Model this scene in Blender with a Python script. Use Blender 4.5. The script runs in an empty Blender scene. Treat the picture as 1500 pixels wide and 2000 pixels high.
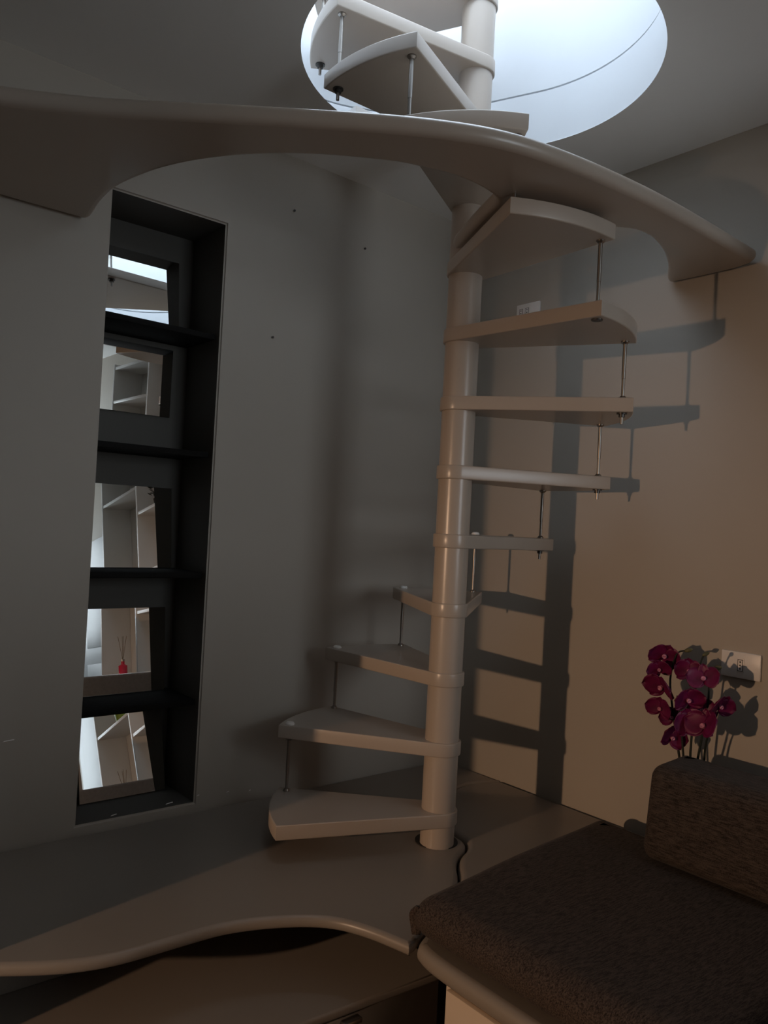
import bpy, bmesh, math, random
from mathutils import Vector, Matrix
from mathutils.geometry import delaunay_2d_cdt
random.seed(7)
SC = bpy.context.scene
COL = SC.collection
PI = math.pi
CZ = 1.385                      # eye height above the room floor

# ------------------------------------------------------------------ camera
def look_axes(yaw, pitch, roll):
    f = Vector((math.cos(yaw)*math.cos(pitch), math.sin(yaw)*math.cos(pitch), math.sin(pitch)))
    r = Vector((math.sin(yaw), -math.cos(yaw), 0)); u = r.cross(f)
    r2 = r*math.cos(roll) - u*math.sin(roll); u2 = r2.cross(f)
    return r2, u2, f
r_, u_, f_ = look_axes(math.radians(50.36), math.radians(.969), math.radians(-3.013))
cd = bpy.data.cameras.new('camera'); cam = bpy.data.objects.new('camera', cd); COL.objects.link(cam)
cam.matrix_world = Matrix(((r_.x, u_.x, -f_.x, 0), (r_.y, u_.y, -f_.y, 0), (r_.z, u_.z, -f_.z, CZ), (0, 0, 0, 1)))
cd.sensor_fit = 'VERTICAL'; cd.sensor_height = 36; cd.lens = 1545/2000*36; cd.clip_start = .02
SC.camera = cam

# ------------------------------------------------------------------ light and exposure
SKY = 13.0
LAMP_W = 215
w = bpy.data.worlds.new('sky'); SC.world = w; w.use_nodes = True
bg = w.node_tree.nodes['Background']; bg.inputs[0].default_value = (.76, .87, 1.0, 1); bg.inputs[1].default_value = SKY
def portal(name, loc, rot, sx, sy, round_=False):
    l = bpy.data.lights.new(name, 'AREA'); l.shape = 'ELLIPSE' if round_ else 'RECTANGLE'; l.size = sx; l.size_y = sy
    l.cycles.is_portal = True
    o = bpy.data.objects.new(name, l); COL.objects.link(o); o.location = loc; o.rotation_euler = rot
    return o
portal('skylight_portal', (1.50, 1.60, 3.40), (0, 0, 0), 1.5, 1.5)
portal('window_portal', (1.775, -2.36, 1.775), (PI/2, 0, 0), 1.1, 1.45)
SC.view_settings.view_transform = 'Standard'
try: SC.view_settings.look = 'None'
except Exception: pass
SC.view_settings.exposure = 0.0; SC.view_settings.gamma = 1.0; SC.view_settings.use_curve_mapping = False
SC.cycles.use_denoising = True
SC.cycles.max_bounces = 10; SC.cycles.diffuse_bounces = 6; SC.cycles.glossy_bounces = 6; SC.cycles.transparent_max_bounces = 12
SC.cycles.sample_clamp_indirect = 6

# ------------------------------------------------------------------ materials
MATS = {}
def mat(name, col, rough=.5, metal=0., var=.06, scale=6., bump=0., bscale=60., spec=.5, stretch=None, coat=0., sheen=0.):
    m = bpy.data.materials.new(name); m.use_nodes = True
    nt = m.node_tree; b = nt.nodes['Principled BSDF']
    b.inputs['Roughness'].default_value = rough; b.inputs['Metallic'].default_value = metal
    b.inputs['Specular IOR Level'].default_value = spec; b.inputs['Coat Weight'].default_value = coat
    if sheen: b.inputs['Sheen Weight'].default_value = sheen
    tc = nt.nodes.new('ShaderNodeTexCoord'); mp = nt.nodes.new('ShaderNodeMapping')
    nt.links.new(tc.outputs['Object'], mp.inputs[0])
    if stretch: mp.inputs['Scale'].default_value = stretch
    n = nt.nodes.new('ShaderNodeTexNoise'); n.inputs['Scale'].default_value = scale; n.inputs['Detail'].default_value = 5
    nt.links.new(mp.outputs[0], n.inputs['Vector'])
    cr = nt.nodes.new('ShaderNodeValToRGB')
    cr.color_ramp.elements[0].position = .3; cr.color_ramp.elements[1].position = .7
    cr.color_ramp.elements[0].color = (*[c*(1-var) for c in col], 1); cr.color_ramp.elements[1].color = (*[min(1, c*(1+var)) for c in col], 1)
    nt.links.new(n.outputs['Fac'], cr.inputs[0]); nt.links.new(cr.outputs[0], b.inputs['Base Color'])
    if bump:
        n2 = nt.nodes.new('ShaderNodeTexNoise'); n2.inputs['Scale'].default_value = bscale; n2.inputs['Detail'].default_value = 3
        nt.links.new(mp.outputs[0], n2.inputs['Vector'])
        bp = nt.nodes.new('ShaderNodeBump'); bp.inputs['Strength'].default_value = bump; bp.inputs['Distance'].default_value = .004
        nt.links.new(n2.outputs['Fac'], bp.inputs['Height']); nt.links.new(bp.outputs[0], b.inputs['Normal'])
    MATS[name] = m
    return m
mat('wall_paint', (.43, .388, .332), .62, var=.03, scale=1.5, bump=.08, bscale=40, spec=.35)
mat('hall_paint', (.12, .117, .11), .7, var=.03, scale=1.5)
mat('niche_dark', (.095, .088, .077), .6, var=.03, scale=1.5, bump=.08, bscale=40, spec=.3)  # darker tone for the inner faces of the niche
mat('ceiling_paint', (.86, .855, .84), .7, var=.02, scale=1.5, bump=.06, bscale=40, spec=.3)
mat('shaft_plaster', (.60, .615, .63), .7, var=.03, scale=3, bump=.06, bscale=25, spec=.3)
mat('floor_tile', (.13, .105, .085), .45, var=.08, scale=4)
mat('lacquer', (.44, .375, .315), .28, var=.03, scale=3, bump=.02, bscale=50)
mat('lacquer_board', (.26, .226, .192), .36, var=.04, scale=2.5, bump=.02, bscale=50)
mat('steel', (.34, .31, .28), .32, metal=1., var=.05)
mat('dark_steel', (.10, .095, .09), .4, metal=.8, var=.05)
mat('cap_plastic', (.75, .72, .68), .4, var=.02)
mat('matte_black', (.02, .02, .02), .7)
mat('black_wood', (.005, .0045, .004), .75, spec=.2, var=.4, scale=9, stretch=(1, 9, 9), bump=.25, bscale=30)
mat('cream_panel', (.62, .52, .42), .42, var=.03, scale=3)
mat('white_board', (.80, .78, .75), .4, var=.02)
mat('door_paint', (.42, .43, .44), .45, var=.02)
mat('white_plastic', (.78, .74, .70), .35, var=.02)
mat('socket_dark', (.05, .045, .04), .5)
mat('petal', (.12, .002, .045), .5, var=.35, scale=30)
mat('petal_lip', (.55, .22, .32), .5, var=.3, scale=60)
mat('stem', (.012, .016, .010), .55, var=.3)
mat('bud', (.10, .09, .035), .55, var=.3, scale=40)
mat('pot', (.05, .04, .035), .5)
mat('green', (.22, .30, .03), .45, var=.1)
mat('plant_dark', (.015, .02, .012), .6, var=.3, scale=20)
mat('red_glass', (.65, .03, .07), .15, var=.05)
mat('reed', (.25, .17, .10), .7)
mat('window_white', (.8, .8, .8), .4)
mat('grey_fabric', (.20, .19, .18), .85, var=.1, scale=60)
mat('plaster_chip', (.85, .83, .80), .8)

def fabric(name, c0, c1, axis):
    m = bpy.data.materials.new(name); m.use_nodes = True; nt = m.node_tree; b = nt.nodes['Principled BSDF']
    b.inputs['Roughness'].default_value = .9; b.inputs['Specular IOR Level'].default_value = .2; b.inputs['Sheen Weight'].default_value = .05
    tc = nt.nodes.new('ShaderNodeTexCoord')
    def noise(sc, det, st):
        mp = nt.nodes.new('ShaderNodeMapping'); mp.inputs['Scale'].default_value = st
        nt.links.new(tc.outputs['Object'], mp.inputs[0])
        n = nt.nodes.new('ShaderNodeTexNoise'); n.inputs['Scale'].default_value = sc; n.inputs['Detail'].default_value = det
        nt.links.new(mp.outputs[0], n.inputs['Vector']); return n
    a = noise(60, 5, axis); w1 = noise(420, 2, (1, 1, 1))
    mx = nt.nodes.new('ShaderNodeMath'); mx.operation = 'MULTIPLY_ADD'; mx.inputs[1].default_value = .7
    nt.links.new(w1.outputs['Fac'], mx.inputs[0]); nt.links.new(a.outputs['Fac'], mx.inputs[2])
    cr = nt.nodes.new('ShaderNodeValToRGB'); cr.color_ramp.elements[0].position = .66; cr.color_ramp.elements[1].position = 1.05 if False else 1.0
    cr.color_ramp.elements[0].color = (*c0, 1); cr.color_ramp.elements[1].color = (*c1, 1)
    nt.links.new(mx.outputs[0], cr.inputs[0]); nt.links.new(cr.outputs[0], b.inputs['Base Color'])
    bp = nt.nodes.new('ShaderNodeBump'); bp.inputs['Strength'].default_value = .45; bp.inputs['Distance'].default_value = .002
    nt.links.new(mx.outputs[0], bp.inputs['Height']); nt.links.new(bp.outputs[0], b.inputs['Normal'])
    MATS[name] = m
fabric('fabric_seat', (.018, .013, .011), (.085, .064, .053), (.6, 5, 5))
fabric('fabric_back', (.018, .0135, .0115), (.072, .056, .047), (5, .6, 5))

def special(name, build):
    m = bpy.data.materials.new(name); m.use_nodes = True; nt = m.node_tree; nt.nodes.clear()
    out = nt.nodes.new('ShaderNodeOutputMaterial'); build(nt, out); MATS[name] = m
def _mirror(nt, out):
    g = nt.nodes.new('ShaderNodeBsdfGlossy'); g.inputs['Color'].default_value = (.86, .88, .87, 1); g.inputs['Roughness'].default_value = 0.0
    nt.links.new(g.outputs[0], out.inputs[0])
special('mirror_glass', _mirror)
def _tint(c):
    def f(nt, out):
        t = nt.nodes.new('ShaderNodeBsdfTransparent'); t.inputs[0].default_value = (*c, 1)
        g = nt.nodes.new('ShaderNodeBsdfGlossy'); g.inputs['Roughness'].default_value = .03
        mx = nt.nodes.new('ShaderNodeMixShader'); mx.inputs[0].default_value = .05
        nt.links.new(t.outputs[0], mx.inputs[1]); nt.links.new(g.outputs[0], mx.inputs[2]); nt.links.new(mx.outputs[0], out.inputs[0])
    return f
special('window_glass', _tint((.76, .75, .73)))
special('skylight_glass', _tint((.67, .68, .69)))
def _bulb(nt, out):
    e = nt.nodes.new('ShaderNodeEmission'); e.inputs[0].default_value = (1, .62, .34, 1); e.inputs[1].default_value = 6
    nt.links.new(e.outputs[0], out.inputs[0])
special('bulb_glow', _bulb)

# ------------------------------------------------------------------ helpers
def link(name, me, m, parent=None, smooth=False, angle=None):
    o = bpy.data.objects.new(name, me); COL.objects.link(o)
    if m: me.materials.append(MATS[m])
    if smooth:
        for p in me.polygons: p.use_smooth = True
        if angle:
            try: me.set_sharp_from_angle(angle=math.radians(angle))
            except Exception: pass
    if parent: o.parent = parent
    return o
def raw(name, v, f, m, parent=None, smooth=False, angle=None):
    me = bpy.data.meshes.new(name); me.from_pydata([tuple(p) for p in v], [], f); me.update()
    bm = bmesh.new(); bm.from_mesh(me); bmesh.ops.recalc_face_normals(bm, faces=bm.faces); bm.to_mesh(me); bm.free()
    return link(name, me, m, parent, smooth, angle)
def tag(o, label=None, cat=None, group=None, kind=None):
    for k, v in (('label', label), ('category', cat), ('group', group), ('kind', kind)):
        if v: o[k] = v
    return o
def empty(name, loc, label, cat, group=None):
    o = bpy.data.objects.new(name, None); COL.objects.link(o); o.location = loc; o.empty_display_size = .05
    return tag(o, label, cat, group)
def box(name, x0, x1, y0, y1, z0, z1, m, parent=None, bev=.002, seg=2):
    cx, cy, cz = (x0+x1)/2, (y0+y1)/2, (z0+z1)/2
    bm = bmesh.new(); bmesh.ops.create_cube(bm, size=1)
    bmesh.ops.scale(bm, vec=(x1-x0, y1-y0, z1-z0), verts=bm.verts)
    if bev: bmesh.ops.bevel(bm, geom=bm.edges[:], offset=bev, segments=seg, affect='EDGES', profile=.5)
    me = bpy.data.meshes.new(name); bm.to_mesh(me); bm.free()
    o = link(name, me, m, parent, True, 30)
    p = Vector((cx, cy, cz))
    o.location = p - parent.location if parent and not parent.parent else p
    if parent and parent.parent: o.location = p - parent.location - parent.parent.location
    return o
def chaikin(pts, n=2, closed=True):
    for _ in range(n):
        out = []
        L = len(pts)
        rng = range(L) if closed else range(L-1)
        if not closed: out.append(pts[0])
        for i in rng:
            a, b = Vector(pts[i]), Vector(pts[(i+1) % L])
            out += [a*.75+b*.25, a*.25+b*.75]
        if not closed: out.append(pts[-1])
        pts = out
    return [Vector(p) for p in pts]
def inset_ring(pts, d):
    n = len(pts); out = []
    area = sum(pts[i][0]*pts[(i+1) % n][1]-pts[(i+1) % n][0]*pts[i][1] for i in range(n))
    s = 1 if area > 0 else -1
    for i in range(n):
        a, p, b = Vector(pts[i-1][:2]), Vector(pts[i][:2]), Vector(pts[(i+1) % n][:2])
        t1 = (p-a).normalized(); t2 = (b-p).normalized()
        n1 = Vector((-t1.y, t1.x))*s; n2 = Vector((-t2.y, t2.x))*s
        m = n1+n2
        if m.length < 1e-6: m = n1
        m.normalize(); c = max(.5, m.dot(n1))
        out.append(p + m*d/c)
    return out
def slab(name, pts, z0, z1, rnd, m, parent=None, seg=4, origin=(0, 0, 0)):
    """a plate of the given plan outline with rounded edges"""
    rnd = min(rnd, (z1-z0)/2)
    prof = []
    for i in range(seg+1):
        a = PI/2*i/seg; prof.append((rnd*(1-math.sin(a)), z0+rnd*(1-math.cos(a))))
    for i in range(seg+1):
        a = PI/2*i/seg; prof.append((rnd*(1-math.cos(a)), z1-rnd*(1-math.sin(a))))
    n = len(pts); v = []; f = []
    for d, z in prof:
        for p in inset_ring(pts, d): v.append((p.x-origin[0], p.y-origin[1], z-origin[2]))
    for k in range(len(prof)-1):
        for i in range(n):
            j = (i+1) % n; f.append((k*n+i, k*n+j, (k+1)*n+j, (k+1)*n+i))
    nq = len(f); top = (len(prof)-1)*n
    cv, _, cf, cov, _, _ = delaunay_2d_cdt([Vector((p[0], p[1])) for p in v[:n]], [], [list(range(n))], 1, 1e-6)
    def vid(i, base, z):
        if cov[i]: return base+cov[i][0]
        v.append((cv[i].x, cv[i].y, z)); return len(v)-1
    for base in (0, top):
        ids = [vid(i, base, v[base][2]) for i in range(len(cv))]
        for t in cf: f.append(tuple(ids[i] for i in (reversed(t) if base == 0 else t)))
    o = raw(name, v, f, m, parent, True, 35)
    for p in o.data.polygons:
        if p.index >= nq: p.use_smooth = False
    return o
def lathe(name, prof, m, parent=None, seg=32, loc=(0, 0, 0), axis='z', smooth_angle=40):
    v = []; f = []; n = len(prof)
    for r, z in prof:
        for i in range(seg):
            a = 2*PI*i/seg; v.append((r*math.cos(a), r*math.sin(a), z))
    for k in range(n-1):
        for i in range(seg):
            j = (i+1) % seg; f.append((k*seg+i, k*seg+j, (k+1)*seg+j, (k+1)*seg+i))
    if prof[0] != prof[-1]: f.append(tuple(range(seg-1, -1, -1))); f.append(tuple(range((n-1)*seg, n*seg)))
    if axis == 'x': v = [(z, x, y) for x, y, z in v]
    if axis == 'y': v = [(x, z, y) for x, y, z in v]
    o = raw(name, v, f, m, parent, True, smooth_angle); o.location = loc
    for p in o.data.polygons:
        if len(p.vertices) > 4: p.use_smooth = False
    return o
def tube(name, pts, r, m, parent=None, seg=8, taper=1.):
    pts = [Vector(p) for p in pts]; v = []; f = []
    n = len(pts)
    for i, p in enumerate(pts):
        t = (pts[min(i+1, n-1)]-pts[max(i-1, 0)]).normalized()
        a = t.orthogonal().normalized() if abs(t.z) > .95 else t.cross(Vector((0, 0, 1))).normalized()
        b = t.cross(a)
        rr = r*(1+(taper-1)*i/(n-1))
        for k in range(seg):
            an = 2*PI*k/seg; v.append(p+(a*math.cos(an)+b*math.sin(an))*rr)
    for i in range(n-1):
        for k in range(seg):
            l = (k+1) % seg; f.append((i*seg+k, i*seg+l, (i+1)*seg+l, (i+1)*seg+k))
    f.append(tuple(range(seg-1, -1, -1))); f.append(tuple(range((n-1)*seg, n*seg)))
    return raw(name, v, f, m, parent, True)

# ------------------------------------------------------------------ the room
def panel_wall(name, axis, c0, c1, us, zs, m):
    """a wall with one opening: us / zs are the four grid lines, the middle cell is open"""
    v = []; f = []
    for c in (c0, c1):
        for u in us:
            for z in zs: v.append((c, u, z) if axis == 'x' else (u, c, z))
    for i in range(3):
        for k in range(3):
            if (i, k) != (1, 1) and zs[k+1] > zs[k]:
                a = (i*4+k, i*4+k+1, (i+1)*4+k+1, (i+1)*4+k); f.append(a); f.append(tuple(t+16 for t in reversed(a)))
    q = (5, 9, 10, 6)
    for i in range(4):
        a, b = q[i], q[(i+1) % 4]; f.append((a, b, b+16, a+16))
    return raw(name, v, f, m)
XW, YW = 2.36, 2.37             # inner faces of the right and the left wall
XB, YB = -2.0, -2.42           # the walls behind the camera
ZC = CZ+1.2765                  # ceiling
PLAT = CZ-.965                  # top of the raised platform
def struct(o): o['kind'] = 'structure'; return o
struct(box('floor', XB-1.9, XW+.1, YB-.1, YW+.35, -.1, 0, 'floor_tile', bev=0))
# left wall with its tall niche
NX0, NX1, NZ0, NZ1, ND = .842, 1.222, CZ-.938, CZ+.968, 2.605
def wall_with_niche():
    xs = [XB, NX0, NX1, XW]; zs = [0, NZ0, NZ1, ZC]
    v = []; f = []
    for x in xs:
        for z in zs: v.append((x, YW, z))
    for i in range(3):
        for k in range(3):
            if (i, k) != (1, 1): f.append((i*4+k, i*4+k+1, (i+1)*4+k+1, (i+1)*4+k))
    b = len(v)
    for x, z in ((NX0, NZ0), (NX1, NZ0), (NX1, NZ1), (NX0, NZ1)): v.append((x, ND, z))
    q = (1*4+1, 2*4+1, 2*4+2, 1*4+2)
    for i in range(4):
        j = (i+1) % 4; f.append((q[i], q[j], b+j, b+i))
    f.append((b, b+1, b+2, b+3))
    # outer skin, so that the wall has thickness
    c = len(v)
    for x, z in ((XB, 0), (XW, 0), (XW, ZC), (XB, ZC)): v.append((x, YW+.3, z))
    f.append((c, c+1, c+2, c+3))
    for (a, d), (e, g) in (((0, 12), (c, c+1)), ((12, 15), (c+1, c+2)), ((15, 3), (c+2, c+3)), ((3, 0), (c+3, c))): f.append((a, d, g, e))
    me = bpy.data.meshes.new('wall_left'); me.from_pydata(v, [], f); me.update()
    bm = bmesh.new(); bm.from_mesh(me); bmesh.ops.remove_doubles(bm, verts=bm.verts, dist=1e-5); bmesh.ops.recalc_face_normals(bm, faces=bm.faces)
    ed = [e for e in bm.edges if all(abs(x.co.y-YW) < 1e-4 and NX0-.001 < x.co.x < NX1+.001 and NZ0-.001 < x.co.z < NZ1+.001 for x in e.verts)]
    bmesh.ops.bevel(bm, geom=ed, offset=.006, segments=3, affect='EDGES')
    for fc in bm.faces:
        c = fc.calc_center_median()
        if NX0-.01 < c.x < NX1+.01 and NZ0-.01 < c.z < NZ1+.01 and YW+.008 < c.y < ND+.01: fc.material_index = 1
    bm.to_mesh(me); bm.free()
    o = link('wall_left', me, 'wall_paint', None, True, 35); me.materials.append(MATS['niche_dark'])
    return o
struct(wall_with_niche())
struct(box('wall_right', XW, XW+.15, YB-.1, YW+.3, 0, ZC+.001, 'wall_paint', bev=0))
DY0, DY1, DH = .60, 1.50, 2.10      # doorway to the lamp-lit hall
struct(panel_wall('wall_back', 'x', XB, XB-.15, (YB-.1, DY0, DY1, YW+.3), (0, 0, DH, ZC), 'wall_paint'))
struct(box('wall_hall_end', XB-1.75, XB-1.65, -.1, 2.3, 0, ZC, 'hall_paint', bev=0))
struct(box('wall_hall_near', XB-1.65, XB-.151, -.1, 0, 0, ZC, 'hall_paint', bev=0))
struct(box('wall_hall_far', XB-1.65, XB-.151, 2.2, 2.3, 0, ZC, 'hall_paint', bev=0))
# front wall with the window (behind the camera, seen in the mirrors)
WX0, WX1, WZ0, WZ1 = 1.225, 2.325, 1.05, 2.50
struct(panel_wall('wall_front', 'y', YB, YB-.15, (XB-.1, WX0, WX1, XW+.1), (0, WZ0, WZ1, ZC), 'wall_paint'))
wf = bpy.data.objects.new('window_1', None); COL.objects.link(wf); wf.location = ((WX0+WX1)/2, YB-.08, WZ0); struct(wf)
for x in (WX0, (WX0+WX1)/2-.03, WX1-.06): box('stile', x, x+.06, YB-.11, YB-.05, WZ0, WZ1, 'window_white', wf)
for z in (WZ0, WZ1-.06): box('rail', WX0, WX1, YB-.108, YB-.052, z, z+.06, 'window_white', wf)
for x in (WX0+.06, (WX0+WX1)/2+.03): box('pane', x, x+(WX1-WX0)/2-.09, YB-.083, YB-.077, WZ0+.06, WZ1-.06, 'window_glass', wf, bev=0)
box('window_sill', WX0-.05, WX1+.05, YB-.05, YB+.06, WZ0-.03, WZ0, 'window_white', wf)

# ceiling with the round opening and the light shaft above it
HC = (1.5285, 1.5362); HR = .489
SEG = 128
def bulge(a):
    d = (math.degrees(a)-108+180) % 360-180
    return .26*(math.cos(min(abs(d), 85)/85*PI)*.5+.5)
def ceiling():
    x0, x1, y0, y1 = XB-1.8, XW+.12, YB-.12, YW+.28
    v = []; f = []
    angs = sorted([2*PI*i/SEG for i in range(SEG)] + [math.atan2(y-HC[1], x-HC[0]) % (2*PI) for x in (x0, x1) for y in (y0, y1)])
    n = len(angs)
    for a in angs:
        c, s = math.cos(a), math.sin(a)
        t = min(((x1-HC[0])/c if c > 1e-9 else (x0-HC[0])/c if c < -1e-9 else 1e9), ((y1-HC[1])/s if s > 1e-9 else (y0-HC[1])/s if s < -1e-9 else 1e9))
        v.append((HC[0]+HR*c, HC[1]+HR*s, ZC)); v.append((HC[0]+t*c, HC[1]+t*s, ZC))
    for i in range(n):
        j = (i+1) % n; f.append((2*i, 2*i+1, 2*j+1, 2*j))
    o = raw('ceiling', v, f, 'ceiling_paint'); return struct(o)
ceiling()
ZS = CZ+1.452
def shaft():
    prof = [(ZC, 0, 0), (ZC+.002, .0015, .02), (ZS, 0, 1), (ZS+.001, .014, 1), (ZS+.006, .014, 1), (ZS+.007, .002, 1), (3.2, .002, 1), (3.42, 0, 1)]
    v = []; f = []
    for z, dr, bl in prof:
        for i in range(SEG):
            a = 2*PI*i/SEG; r = HR+dr+bulge(a)*bl
            v.append((HC[0]+r*math.cos(a), HC[1]+r*math.sin(a), z))
    for k in range(len(prof)-1):
        for i in range(SEG):
            j = (i+1) % SEG; f.append((k*SEG+i, k*SEG+j, (k+1)*SEG+j, (k+1)*SEG+i))
    return struct(raw('wall_shaft', v, f, 'shaft_plaster', None, True, 30))
shaft()
sk = struct(bpy.data.objects.new('window_2', None)); COL.objects.link(sk); sk.location = (HC[0], HC[1], 3.42)
lathe('skylight_frame', [(.76, -.02), (.83, -.02), (.83, .05), (.76, .05), (.76, -.02)], 'window_white', sk, 64)
lathe('pane', [(.77, .0), (.77, .006)], 'skylight_glass', sk, 64)

# ------------------------------------------------------------------ spiral staircase
PX, PY = 1.7227, 1.7435
RISE, TH, RO, RC, RP = .21, .042, .516, .0585, .052
Z1 = CZ-.898
RODS = [130.7, 97.1, 65.7, 35.3, 5.7, -26.1, -57.2, -88.2, -121.4, -154.6, -186.0, -217.2]
stair = empty('spiral_staircase', (PX, PY, PLAT), 'beige lacquered spiral staircase winding around a thick round pole', 'staircase')
lathe('central_pole', [(RP, .001), (RP, 2.85)], 'lacquer', stair, 64)
lathe('pole_gap_shade', [(.066, .0005), (.066, .003), (.05, .0035)], 'matte_black', stair, 48, (.011, .013, 0))  # flat black disc stands in for the shade in the hole around the pole
def tread_outline():
    h = math.radians(18.6); al = math.acos(RC/RO); p = []
    for i in range(25):
        a = -h+2*h*i/24; p.append((RO*math.cos(a), RO*math.sin(a)))
    a0, a1 = h+al, 2*PI-h-al
    for i in range(33):
        a = a0+(a1-a0)*i/32; p.append((RC*math.cos(a), RC*math.sin(a)))
    return p
t0 = None
for n in range(1, 14):
    if n == 1: c = RODS[0]+15.6
    elif n == 13: c = RODS[-1]-15.6
    else: c = (RODS[n-1]+RODS[n-2])/2
    if t0 is None: t = t0 = slab('tread', tread_outline(), 0, TH, .0035, 'lacquer', stair, 3)
    else: t = t0.copy(); COL.objects.link(t)
    t.parent = stair; t.location = (0, 0, Z1+(n-1)*RISE-PLAT); t.rotation_euler = (0, 0, math.radians(c))
RR = .484
for k, a in enumerate(RODS):
    x, y = RR*math.cos(math.radians(a)), RR*math.sin(math.radians(a))
    zb = Z1+k*RISE-PLAT                     # bottom of the lower tread
    zt = zb+RISE+TH                         # top of the upper tread
    lo = zb-.032 if k > 0 and k not in (7, 8) else zb+.01
    rod = lathe('rod', [(.0046, lo), (.0046, zb+.10), (.0056, zb+.101), (.0056, zt+.002)], 'steel', stair, 12, (x, y, 0))
    lathe('cap', [(.0145, zt), (.0145, zt+.004), (.011, zt+.008), (.004, zt+.009)], 'cap_plastic', rod, 20)
    lathe('washer', [(.011, zb+TH), (.011, zb+TH+.003), (.007, zb+TH+.008)], 'steel', rod, 16)
    lathe('washer', [(.007, zt-TH-.008), (.012, zt-TH-.003), (.012, zt-TH)], 'steel', rod, 16)
    if k > 0 and k != 8: lathe('nut', [(.009, zb-(.012 if k != 7 else .004)), (.009, zb-.003), (.015, zb-.003), (.015, zb)], 'dark_steel', rod, 6 if False else 16)

# ------------------------------------------------------------------ curved landing that bridges the corner
LZ0, LZ1 = CZ+.845, CZ+.886
front = [(.390, 1.815), (.485, 1.757), (.571, 1.699), (.676, 1.611), (.780, 1.523), (.908, 1.420), (1.054, 1.304), (1.175, 1.225),
         (1.284, 1.175), (1.425, 1.145), (1.596, 1.125), (1.802, 1.113), (2.072, 1.117), (2.261, 1.122), (2.352, 1.127)]
left_out = [(-.95, 2.358), (-.85, 2.30), (-.62, 2.225), (-.30, 2.09), (-.02, 1.99), (.22, 1.90)]
rearR = [(2.352, 1.424), (2.323, 1.418), (2.236, 1.360), (2.127, 1.306), (2.049, 1.276), (1.953, 1.249), (1.878, 1.251), (1.832, 1.282),
         (1.775, 1.32), (1.752, 1.40), (1.742, 1.55), (1.735, 1.672), (1.700, 1.680), (1.668, 1.700), (1.648, 1.738)]
notch = [(1.603, 1.654), (1.558, 1.569), (1.518, 1.489), (1.486, 1.418), (1.473, 1.398), (1.455, 1.387), (1.432, 1.380), (1.386, 1.372), (1.334, 1.372), (1.278, 1.379), (1.221, 1.399)]
rearL = [(1.166, 1.418), (1.104, 1.457), (1.027, 1.511), (.955, 1.574), (.891, 1.651), (.832, 1.743), (.800, 1.812), (.771, 1.895), (.749, 2.003),
         (.741, 2.091), (.749, 2.205), (.766, 2.310), (.768, 2.340), (.755, 2.358)]
lp = chaikin([Vector(p) for p in left_out+front+rearR+notch+rearL], 2)
lo = slab('curved_landing', lp, LZ0, LZ1, .018, 'lacquer', None, 5, (1.2, 1.6, LZ0)); lo.location = (1.2, 1.6, LZ0)
tag(lo, 'long curved beige landing shelf bridging both walls around the staircase', 'landing')

# ------------------------------------------------------------------ raised platform, step and sofa base
seam = [(1.290, 1.352), (1.40, 1.405), (1.54, 1.475), (1.625, 1.545), (1.660, 1.590), (1.715, 1.640), (1.775, 1.665), (1.815, 1.705), (1.822, 1.760), (1.850, 1.825),
        (1.940, 1.950), (2.060, 2.055), (2.190, 2.097), (2.290, 2.085), (2.352, 2.045)]
sm = chaikin([Vector(p) for p in seam], 2, False)
wave = [(.30, 1.905), (.40, 1.835), (.489, 1.775), (.559, 1.732), (.623, 1.700), (.703, 1.678), (.795, 1.674), (.908, 1.671), (.971, 1.664), (1.053, 1.636),
        (1.141, 1.589), (1.196, 1.538), (1.232, 1.463), (1.252, 1.391), (1.262, 1.350)]
wv = chaikin([Vector(p) for p in wave], 2, False)
def shift(pts, d):
    out = []
    for i, p in enumerate(pts):
        t = (pts[min(i+1, len(pts)-1)]-pts[max(i-1, 0)]).normalized(); out.append(p+Vector((-t.y, t.x))*d)
    return out
pm = [Vector((.30, 2.364))]+[Vector((.30, 2.1))]+wv+shift(sm, .004)+[Vector((2.354, 2.2)), Vector((2.354, 2.364))]
o = slab('platform_board', pm, PLAT-.030, PLAT, .013, 'lacquer_board', None, 4, (1.2, 2., PLAT)); o.location = (1.2, 2., PLAT)
tag(o, 'brown raised platform board with a wavy rounded front edge under the staircase', 'platform')
sofa = empty('built_in_sofa', (1.8, .9, 0), 'beige built-in sofa box with rounded top board along the right wall', 'sofa')
sb = [Vector((2.354, .64)), Vector((1.262, .64)), Vector((1.262, .9)), Vector((1.262, 1.10))]+chaikin([Vector(p) for p in ((1.262, 1.16), (1.262, 1.24), (1.266, 1.30), (1.278, 1.338))], 2, False)+shift(sm, -.002)[1:]
slab('top_board', sb, PLAT-.043, PLAT+.003, .020, 'lacquer_board', sofa, 5, (1.8, .9, 0))
box('body', 1.300, 2.35, .65, 1.262, .0, PLAT-.044, 'cream_panel', sofa)
for y0, y1 in ((.66, 1.248),):
    d = box('door', 1.286, 1.2995, y0, y1, .05, PLAT-.062, 'cream_panel', sofa, .002)
    box('handle', 1.268, 1.285, (y0+y1)/2-.05, (y0+y1)/2+.05, .27, .285, 'steel', d)
STEP = CZ-1.15
step = empty('drawer_step', (1., 1.7, 0), 'low brown step with a drawer below the wavy platform edge', 'step')
st = [(.30, 1.535), (.6, 1.520), (1.0, 1.496), (1.25, 1.480), (1.51, 1.462), (1.515, 1.495), (1.515, 2.36), (.30, 2.36)]
slab('top_board', [Vector(p) for p in st], STEP-.022, STEP, .006, 'lacquer_board', step, 3, (1., 1.7, 0))
box('body', .31, 1.500, 1.532, 2.355, 0, STEP-.023, 'lacquer_board', step)
box('riser', .31, 1.62, 1.98, 2.355, STEP+.001, PLAT-.031, 'lacquer_board', step)
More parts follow.
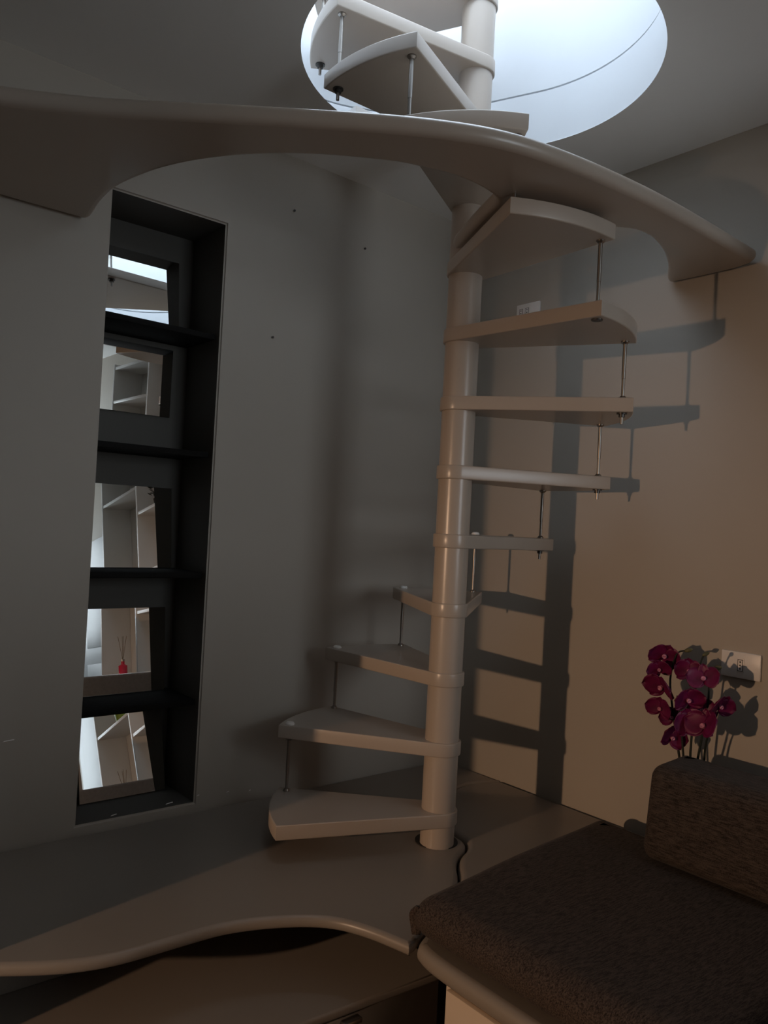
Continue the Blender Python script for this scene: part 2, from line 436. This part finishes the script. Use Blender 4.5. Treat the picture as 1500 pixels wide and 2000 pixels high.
for i, (x0, x1, hx) in enumerate(((.885, 1.503, 1.200), (.315, .88, .6))):
    d = box('drawer', x0, x1, 1.486, 1.530, .03, STEP-.0245, 'lacquer_board', step, .002)
    box('handle', hx-.022, hx+.030, 1.464, 1.4855, STEP-.040, STEP-.027, 'steel', d, .003)

# ------------------------------------------------------------------ cushions
def round_corners(pts, r, n=6):
    out = []
    L = len(pts)
    for i in range(L):
        p = Vector(pts[i]); a = (Vector(pts[i-1])-p).normalized(); b = (Vector(pts[(i+1) % L])-p).normalized()
        p0, p2 = p+a*r, p+b*r
        for k in range(n+1):
            t = k/n; out.append(p0*(1-t)**2+p*2*t*(1-t)+p2*t*t)
    # short steps along the sides keep the caps and walls even
    res = []
    for i, p in enumerate(out):
        q = out[(i+1) % len(out)]; res.append(p); m = int((q-p).length/.06)
        for k in range(1, m): res.append(p.lerp(q, k/m))
    return res
def cushion(name, pts, rc, z0, z1, rnd, m, org, warp, label):
    o = slab(name, round_corners(pts, rc), z0, z1, rnd, m, None, 8, org)
    bm = bmesh.new(); bm.from_mesh(o.data)
    caps = [f for f in bm.faces if abs(f.normal.z) > .99 and len(f.verts) == 3]
    eds = list({e for f in caps for e in f.edges if e.calc_length() > .08})
    bmesh.ops.subdivide_edges(bm, edges=eds, cuts=5, use_grid_fill=True)
    for v in bm.verts: v.co = warp(v.co)
    bmesh.ops.recalc_face_normals(bm, faces=bm.faces)
    bm.to_mesh(o.data); bm.free()
    for p in o.data.polygons: p.use_smooth = True
    o.location = org
    return tag(o, label, 'cushion')
def warp_seat(c):
    x = c.x+1.8; k = max(0, min(1, (x-1.3)/.85)); t = c.z/.105
    return Vector((c.x-.012*math.sin(PI*max(0, min(1, t)))*(1-k), c.y, c.z*(1-.30*k)+(.003*math.sin(7*c.x+4*c.y) if t > .6 else 0)))
seat = cushion('seat_cushion', [(1.285, 1.368), (2.200, 1.500), (2.17, .645), (1.285, .645)], .045, PLAT+.004, PLAT+.109, .050, 'fabric_seat', (1.8, .9, PLAT+.004), warp_seat,
        'flat dark brown woven seat cushion lying on the sofa base')
fv = []; ff = []
for i in range(9):
    t = i/8; z = .010+.066*t; wd = .020*math.sin(PI*(.18+.72*t))**.7; ben = .006*math.sin(5*t)
    for k, (d, th) in enumerate(((0, -.004), (.5, -.006), (1, -.001), (1, .002), (.5, .003), (0, .004))):
        fv.append((1.296-1.8-d*wd*.75-th*.6+ben, 1.352-.9+d*wd*1.3-th, z-.004*d))
for i in range(8):
    for k in range(6): ff.append((i*6+k, i*6+(k+1) % 6, (i+1)*6+(k+1) % 6, (i+1)*6+k))
ff += [tuple(range(6)), tuple(range(48, 54))]
raw('corner_fold', fv, ff, 'fabric_seat', seat, True)
def warp_back(c): return Vector((c.x+.16*c.z+.012*math.sin(PI*max(0, min(1, c.z/.28)))*(-1 if c.x < 0 else 0), c.y*(1+.02*c.z), c.z))
cushion('back_cushion', [(1.962, 1.198), (2.150, 1.215), (2.150, .66), (1.962, .66)], .03, PLAT+.096, PLAT+.348, .034, 'fabric_back', (2.056, .93, PLAT+.096), warp_back,
        'dark brown woven back cushion leaning upright behind the seat by the orchid')

# ------------------------------------------------------------------ niche: shelves and mirrors
for z, lab in ((.606, 'topmost black wooden niche shelf, just under the highest mirror'), (.212, 'second black niche shelf from the top, between two hanging mirrors'),
               (-.187, 'third black niche shelf from the top, carrying a leaning mirror'), (-.606, 'lowest black niche shelf with a leaning square mirror on it')):
    o = box('niche_shelf', NX0+.001, NX1-.004, 2.397, ND-.002, CZ+z-.019, CZ+z, 'black_wood', None, .002); tag(o, lab, 'shelf', 'black shelves in the niche')
def mirror(zb, h, tilt, x0, x1, yb, lab):
    e = empty('square_mirror', ((x0+x1)/2, yb, CZ+zb), lab, 'mirror', 'small mirrors in the niche')
    w_ = (x1-x0)/2
    box('glass', e.location.x-w_, e.location.x+w_, yb-.0055, yb-.002, CZ+zb+.0005, CZ+zb+h, 'mirror_glass', e, .0004, 1)
    box('backing', e.location.x-w_+.001, e.location.x+w_-.001, yb-.002, yb+.002, CZ+zb+.0005, CZ+zb+h-.001, 'matte_black', e, .0004, 1)
    e.rotation_euler = (-math.radians(tilt), 0, 0)
mirror(.607, .268, 6.5, .885, 1.166, 2.571, 'highest niche mirror, leaning above the topmost shelf and reflecting a stair tread')
mirror(.333, .235, 0.0, .885, 1.163, 2.602, 'upright niche mirror hung between the two topmost black shelves')
mirror(-.186, .277, 6.9, .905, 1.187, 2.571, 'niche mirror leaning on the third shelf, in the middle of the column')
mirror(-.605, .283, 6.0, .905, 1.187, 2.571, 'niche mirror on the lowest shelf reflecting a red scent bottle')
mirror(-.937, .272, 15.0, .905, 1.193, 2.532, 'lowest niche mirror, leaning on the niche floor and reflecting green objects')

# ------------------------------------------------------------------ wall plates
def outlet(y0, y1, z0, z1, lab, mods):
    e = empty('wall_outlet', (XW, (y0+y1)/2, CZ+z0), lab, 'outlet')
    box('plate', XW-.009, XW-.0005, y0, y1, CZ+z0, CZ+z1, 'white_plastic', e, .003)
    for my in mods:
        mo = box('socket', XW-.0105, XW-.009, my-.011, my+.011, CZ+(z0+z1)/2-.022, CZ+(z0+z1)/2+.022, 'white_plastic', e, .001)
        box('bezel', XW-.0109, XW-.0105, my-.0085, my+.0085, CZ+(z0+z1)/2-.0175, CZ+(z0+z1)/2+.0175, 'socket_dark', mo, 0)
        box('insert', XW-.0113, XW-.0109, my-.0065, my+.0065, CZ+(z0+z1)/2-.0155, CZ+(z0+z1)/2+.0155, 'white_plastic', mo, 0)
        for dz in (-.010, 0, .010):
            lathe('hole', [(.0027, 0), (.0027, .0004)], 'socket_dark', mo, 12, (-.0016, 0, dz), 'x')
outlet(1.072, 1.192, -.401, -.323, 'white wall outlet plate beside the magenta orchid', (1.132,))
outlet(1.970, 2.085, .820, .893, 'white wall outlet plate high behind the staircase treads', (2.06, 2.03))
sw = empty('light_switch', (1.56, 2.14, CZ+1.33), 'small white switch plate on the light shaft wall', 'switch')
a = math.atan2(2.14-HC[1], 1.56-HC[0]); 
rr = HR+.0+bulge(a)*(.33)
sw.location = (HC[0]+rr*math.cos(a), HC[1]+rr*math.sin(a), CZ+1.335); sw.rotation_euler = (0, 0, a+PI/2)
for nm, dx, dz, dy, mm in (('plate', .038, .038, .012, 'white_plastic'), ('rocker', .012, .022, .016, 'shaft_plaster')):
    o = raw(nm, [(sx*dx, y, sz*dz) for y in (-.045, dy) for sx, sz in ((-1, -1), (1, -1), (1, 1), (-1, 1))], [(0, 1, 2, 3), (4, 5, 6, 7), (0, 1, 5, 4), (1, 2, 6, 5), (2, 3, 7, 6), (3, 0, 4, 7)], mm, sw)

# nails and plaster chips on the left wall
for x, z, l in ((.955, -.928, .010), (1.135, -.925, .013), (1.235, -.918, .005), (1.345, -.925, .005), (1.43, -.935, .004), (.64, -.66, .016), (.60, -.74, .008)):
    raw('plaster_chip', [(x-l, YW-.0005, CZ+z-.0015), (x+l, YW-.0005, CZ+z+.001), (x+l*.8, YW-.0005, CZ+z+.0035), (x-l*.7, YW-.0005, CZ+z+.0015), (x, YW-.0025, CZ+z+.001)],
        [(0, 1, 4), (1, 2, 4), (2, 3, 4), (3, 0, 4), (3, 2, 1, 0)], 'plaster_chip', bpy.data.objects['wall_left'])
def on_left(px, z): return (px, YW, CZ+z)
for (x, z), lab in (((1.48, 1.09), 'tiny nail high on the left wall, nearest the ceiling'), ((1.80, 1.04), 'tiny nail on the left wall, nearest the pole'), ((1.42, .63), 'tiny nail on the left wall at mid height')):
    o = lathe('nail', [(.004, 0), (.004, .003), (.002, .006)], 'dark_steel', None, 10, (x, YW-.006, CZ+z), 'y'); tag(o, lab, 'nail')

# ------------------------------------------------------------------ orchid
orch = empty('orchid', (2.235, 1.2, PLAT+.004), 'magenta orchid with dark stems behind the back cushion', 'orchid')
ox, oy, oz = orch.location
lathe('pot', [(.028, .0), (.032, .01), (.036, .10), (.033, .10), (.028, .03)], 'pot', orch, 24, (.06, 0, 0))
def petal_mesh(name, L, W, cup, tip):
    nu, nv = 7, 6; v = []; f = []
    for i in range(nu+1):
        u = i/nu; wd = W*(math.sin(PI*min(1, u*.93+.07))**.6)*(1 if u < 1 else tip)
        for j in range(nv+1):
            s = 2*j/nv-1; v.append((u*L, s*wd, cup*(u*u*.9+s*s*.35*(u+.1))*L))
    for i in range(nu):
        for j in range(nv):
            a = i*(nv+1)+j; f.append((a, a+nv+1, a+nv+2, a+1))
    me = bpy.data.meshes.new(name); me.from_pydata(v, [], f); me.materials.append(MATS['petal'])
    for p in me.polygons: p.use_smooth = True
    return me
PW = petal_mesh('petal_wide', .046, .033, .38, .35); PN = petal_mesh('petal_narrow', .044, .017, .30, .3)
for me in (PW, PN):
    bm = bmesh.new(); bm.from_mesh(me); bmesh.ops.solidify(bm, geom=bm.faces[:], thickness=.0012); bm.to_mesh(me); bm.free()
def lip_mesh():
    prof = [(.002, -.004), (.004, .002), (.006, .008), (.007, .012), (.005, .015), (.002, .012)]
    o = lathe('blossom', prof, 'petal_lip', None, 14); me = o.data; bpy.data.objects.remove(o); return me
LM = lip_mesh()
BL = [(2.2, 1.292, -.345, 1.05), (2.17, 1.290, -.385, .8), (2.15, 1.263, -.430, 1.15), (2.19, 1.290, -.505, .9), (2.22, 1.268, -.530, .8), (2.2, 1.259, -.587, .95), (2.2, 1.210, -.380, .9),
      (2.16, 1.142, -.392, 1.0), (2.15, 1.184, -.452, 1.0), (2.2, 1.165, -.490, .9), (2.2, 1.115, -.462, .9), (2.16, 1.180, -.520, 1.05), (2.15, 1.128, -.523, 1.15)]
STEMS = [[(2.235, 1.222), (2.225, 1.235), (2.215, 1.268, -.50), (2.205, 1.275, -.42), (2.20, 1.262, -.36), (2.20, 1.250, -.330), (2.2, 1.222, -.322)],
         [(2.235, 1.205), (2.215, 1.205), (2.205, 1.195, -.52), (2.20, 1.190, -.44), (2.20, 1.182, -.37), (2.20, 1.172, -.335), (2.2, 1.165, -.325)],
         [(2.240, 1.195), (2.225, 1.192), (2.21, 1.165, -.55), (2.205, 1.150, -.47), (2.205, 1.150, -.40), (2.20, 1.138, -.362), (2.2, 1.127, -.358)],
         [(2.238, 1.213), (2.220, 1.222), (2.21, 1.232, -.56), (2.205, 1.240, -.50), (2.20, 1.245, -.46)],
         [(2.245, 1.185), (2.24, 1.172), (2.215, 1.160, -.58), (2.21, 1.135, -.52), (2.205, 1.118, -.475)]]
for s in STEMS:
    zs = [-.945, -.68]; pts = []
    for i, p in enumerate(s):
        z = p[2] if len(p) > 2 else zs[i]
        pts.append(Vector((p[0]-ox+(.045 if i == 0 else 0), p[1]-oy, CZ+z-oz)))
    tube('stem', chaikin(pts, 2, False), .0042, 'stem', orch, 8, .5)
for bx, by, bz, r in ((2.2, 1.217, -.321, .007), (2.2, 1.126, -.358, .008), (2.2, 1.163, -.324, .006), (2.195, 1.20, -.405, .008)):
    o = lathe('bud', [(.001, -.011), (.6*r, -.008), (r, 0), (.7*r, .009), (.001, .014)], 'bud', orch, 12, (bx-ox, by-oy, CZ+bz-oz)); o.rotation_euler = (1.2, random.uniform(-.5, .5), random.uniform(0, 3))
for bx, by, bz, s in BL:
    b = bpy.data.objects.new('blossom', LM); COL.objects.link(b); b.parent = orch
    b.location = (bx-ox, by-oy, CZ+bz-oz)
    d = Vector((-.9+random.uniform(-.2, .5), -.45+random.uniform(-1.0, 1.0), random.uniform(-.65, .45))).normalized()
    b.rotation_euler = (d.to_track_quat('Z', 'Y').to_matrix().to_4x4() @ Matrix.Rotation(random.uniform(-.4, .4), 4, 'Z')).to_euler(); b.scale = (s, s, s)
    for ang, me in ((90, PN), (210, PN), (330, PN), (12, PW), (168, PW)):
        p = bpy.data.objects.new('petal', me); COL.objects.link(p); p.parent = b
        p.rotation_euler = (0, 0, math.radians(ang+random.uniform(-8, 8))); p.location = (0, 0, .001 if me is PN else .004)

# ------------------------------------------------------------------ the part of the room behind the camera (seen in the mirrors) and an added light blocker
bc = empty('bookcase', (2.25, 0, 0), 'tall white open bookcase standing beyond the sofa', 'bookcase')
BX0, BX1, BY0, BY1, BT = 2.130, 2.354, -.575, .585, CZ+1.075
box('base', BX0, BX1, BY0, BY1, 0, CZ-.531, 'white_board', bc, .001)
box('back_panel', BX1-.012, BX1, BY0, BY1, CZ-.530, BT, 'white_board', bc, .001)
for y in (BY0, .050, BY1-.022): box('upright', BX0, BX1-.013, y, y+.022, CZ-.530, BT, 'white_board', bc, .001)
for y0, y1, zz in ((BY0+.023, .049, (.03, .805)), (.073, BY1-.023, (-.13, .21, .62))):
    for z in zz+(1.075-.021,): box('shelf', BX0+.002, BX1-.013, y0, y1, CZ+z-.020, CZ+z, 'white_board', bc, .001)
box('armrest', 1.50, 2.352, .588, .638, .0, .85, 'grey_fabric', sofa, .012, 3)
dr = struct(bpy.data.objects.new('door_2', None)); COL.objects.link(dr); dr.location = (XW, -1.1, 0)
box('leaf', XW-.035, XW-.002, -1.50, -.68, .005, 2.08, 'door_paint', dr, .003)
for z0, z1 in ((.15, .95), (1.08, 1.95)): box('panel', XW-.041, XW-.0355, -1.40, -.78, z0, z1, 'door_paint', dr, .003)
box('door_handle', XW-.075, XW-.036, -.78, -.66-.02, 1.0, 1.02, 'steel', dr, .004)
df = empty('scent_diffuser', (2.19, -.33, CZ-.5305), 'small red scent bottle with reeds on the base of the white bookcase', 'bottle')
lathe('bottle', [(.028, .0), (.03, .004), (.03, .055), (.012, .066), (.012, .085)], 'red_glass', df, 20)
lathe('collar', [(.0135, .085), (.0135, .10)], 'steel', df, 16)
for i in range(4): tube('reed', [(0, 0, .09), (.03*math.cos(i*1.7), .03*math.sin(i*1.7), .26)], .0016, 'reed', df, 6)
def vase(name, x, y, z, s, lab):
    o = lathe(name, [(.035*s, 0), (.05*s, .01*s), (.062*s, .10*s), (.05*s, .17*s), (.045*s, .20*s), (.040*s, .20*s), (.045*s, .17*s)], 'green', None, 28, (x, y, z)); tag(o, lab, 'vase')
vase('vase', 2.22, -.26, CZ+.0305, .9, 'round green vase on the middle shelf of the white bookcase')
pl = empty('dark_plant', (2.235, .20, CZ+.6205), 'small dark bushy plant on a high bookcase shelf', 'plant')
lathe('pot', [(.035, 0), (.042, .07), (.038, .07)], 'pot', pl, 20)
for i in range(60):
    a = random.uniform(0, 6.28); h = random.uniform(.08, .20); r = random.uniform(.01, .05)
    c = Vector((r*math.cos(a), r*math.sin(a), h)); u = Vector((math.cos(a), math.sin(a), random.uniform(-.4, .8)))*.035; w_ = Vector((-math.sin(a), math.cos(a), 0))*.012
    raw('leaf', [c, c+u*.5+w_, c+u, c+u*.5-w_, c+u*.5+Vector((0, 0, .005))], [(0, 1, 4), (1, 2, 4), (2, 3, 4), (3, 0, 4)], 'plant_dark', pl)

fs = empty('blocker_screen', (1.33, .24, 0), 'unseen three-leaf screen added to block window light from the lower left wall', 'screen')  # unseen; added to keep window light off the lower left wall
for i in range(3):
    x0, x1 = .95+.25*i, .95+.25*(i+1); y0, y1 = (.20, .28) if i % 2 == 0 else (.28, .20)
    L = math.hypot(x1-x0, y1-y0); an = math.atan2(y1-y0, x1-x0)
    lf = raw('leaf', [(sx, sy, z) for z in (.04, 1.22) for sx, sy in ((.012, -.006), (L-.012, -.006), (L-.012, .006), (.012, .006))], [(0, 1, 2, 3), (4, 5, 6, 7), (0, 1, 5, 4), (1, 2, 6, 5), (2, 3, 7, 6), (3, 0, 4, 7)], 'grey_fabric', fs)
    lf.location = (x0-1.33, y0-.24, 0); lf.rotation_euler = (0, 0, an)
    for sx in (.0085, L-.0085): 
        o = raw('post', [(sx+a, b, z) for z in (0, 1.25) for a, b in ((-.0075, -.01), (.0075, -.01), (.0075, .01), (-.0075, .01))], [(0, 1, 2, 3), (4, 5, 6, 7), (0, 1, 5, 4), (1, 2, 6, 5), (2, 3, 7, 6), (3, 0, 4, 7)], 'lacquer_board', lf)
wr = empty('wardrobe', (-.25, 2.06, 0), 'tall beige wardrobe standing against the left wall beside the platform', 'wardrobe')
box('body', -.70, .195, 1.795, 2.365, .06, 2.20, 'lacquer', wr, .003)
box('plinth', -.69, .185, 1.82, 2.36, 0, .059, 'lacquer_board', wr, .002)
for x0, hx in ((-.697, -.27), (-.248, -.22)):
    d = box('door', x0, x0+.44, 1.775, 1.794, .07, 2.19, 'lacquer', wr, .003)
    box('handle', hx, hx+.012, 1.755, 1.7745, 1.0, 1.16, 'steel', d, .003)

lamp = empty('floor_lamp', (-2.8, 1.2, 0), 'slim dark floor lamp with a spotlight head in the hall', 'lamp')
lathe('base', [(.14, 0), (.14, .015), (.02, .025)], 'dark_steel', lamp, 40)
lathe('pole', [(.010, .02), (.010, 1.375)], 'dark_steel', lamp, 16, (-.075, 0, 0))
lathe('lamp_head', [(.030, -.10), (.050, -.085), (.058, .0), (.058, .05), (.054, .05), (.052, .0), (.044, -.075), (.02, -.08)], 'dark_steel', lamp, 32, (0, 0, 1.396), 'x')
bl = lathe('bulb', [(.012, -.040), (.026, -.028), (.0335, -.010), (.0335, .008), (.026, .022), (.010, .034)], 'bulb_glow', lamp, 24, (0, 0, 1.396), 'x')
pl_ = bpy.data.lights.new('bulb_light', 'SPOT'); pl_.energy = LAMP_W; pl_.color = (1, .63, .39); pl_.shadow_soft_size = .036
pl_.spot_size = math.radians(53); pl_.spot_blend = 1.0
lo_ = bpy.data.objects.new('bulb_light', pl_); COL.objects.link(lo_); lo_.location = (-2.745, 1.2, 1.396)
lo_.rotation_euler = Vector((1, -.02, -.185)).to_track_quat('-Z', 'Z').to_euler()
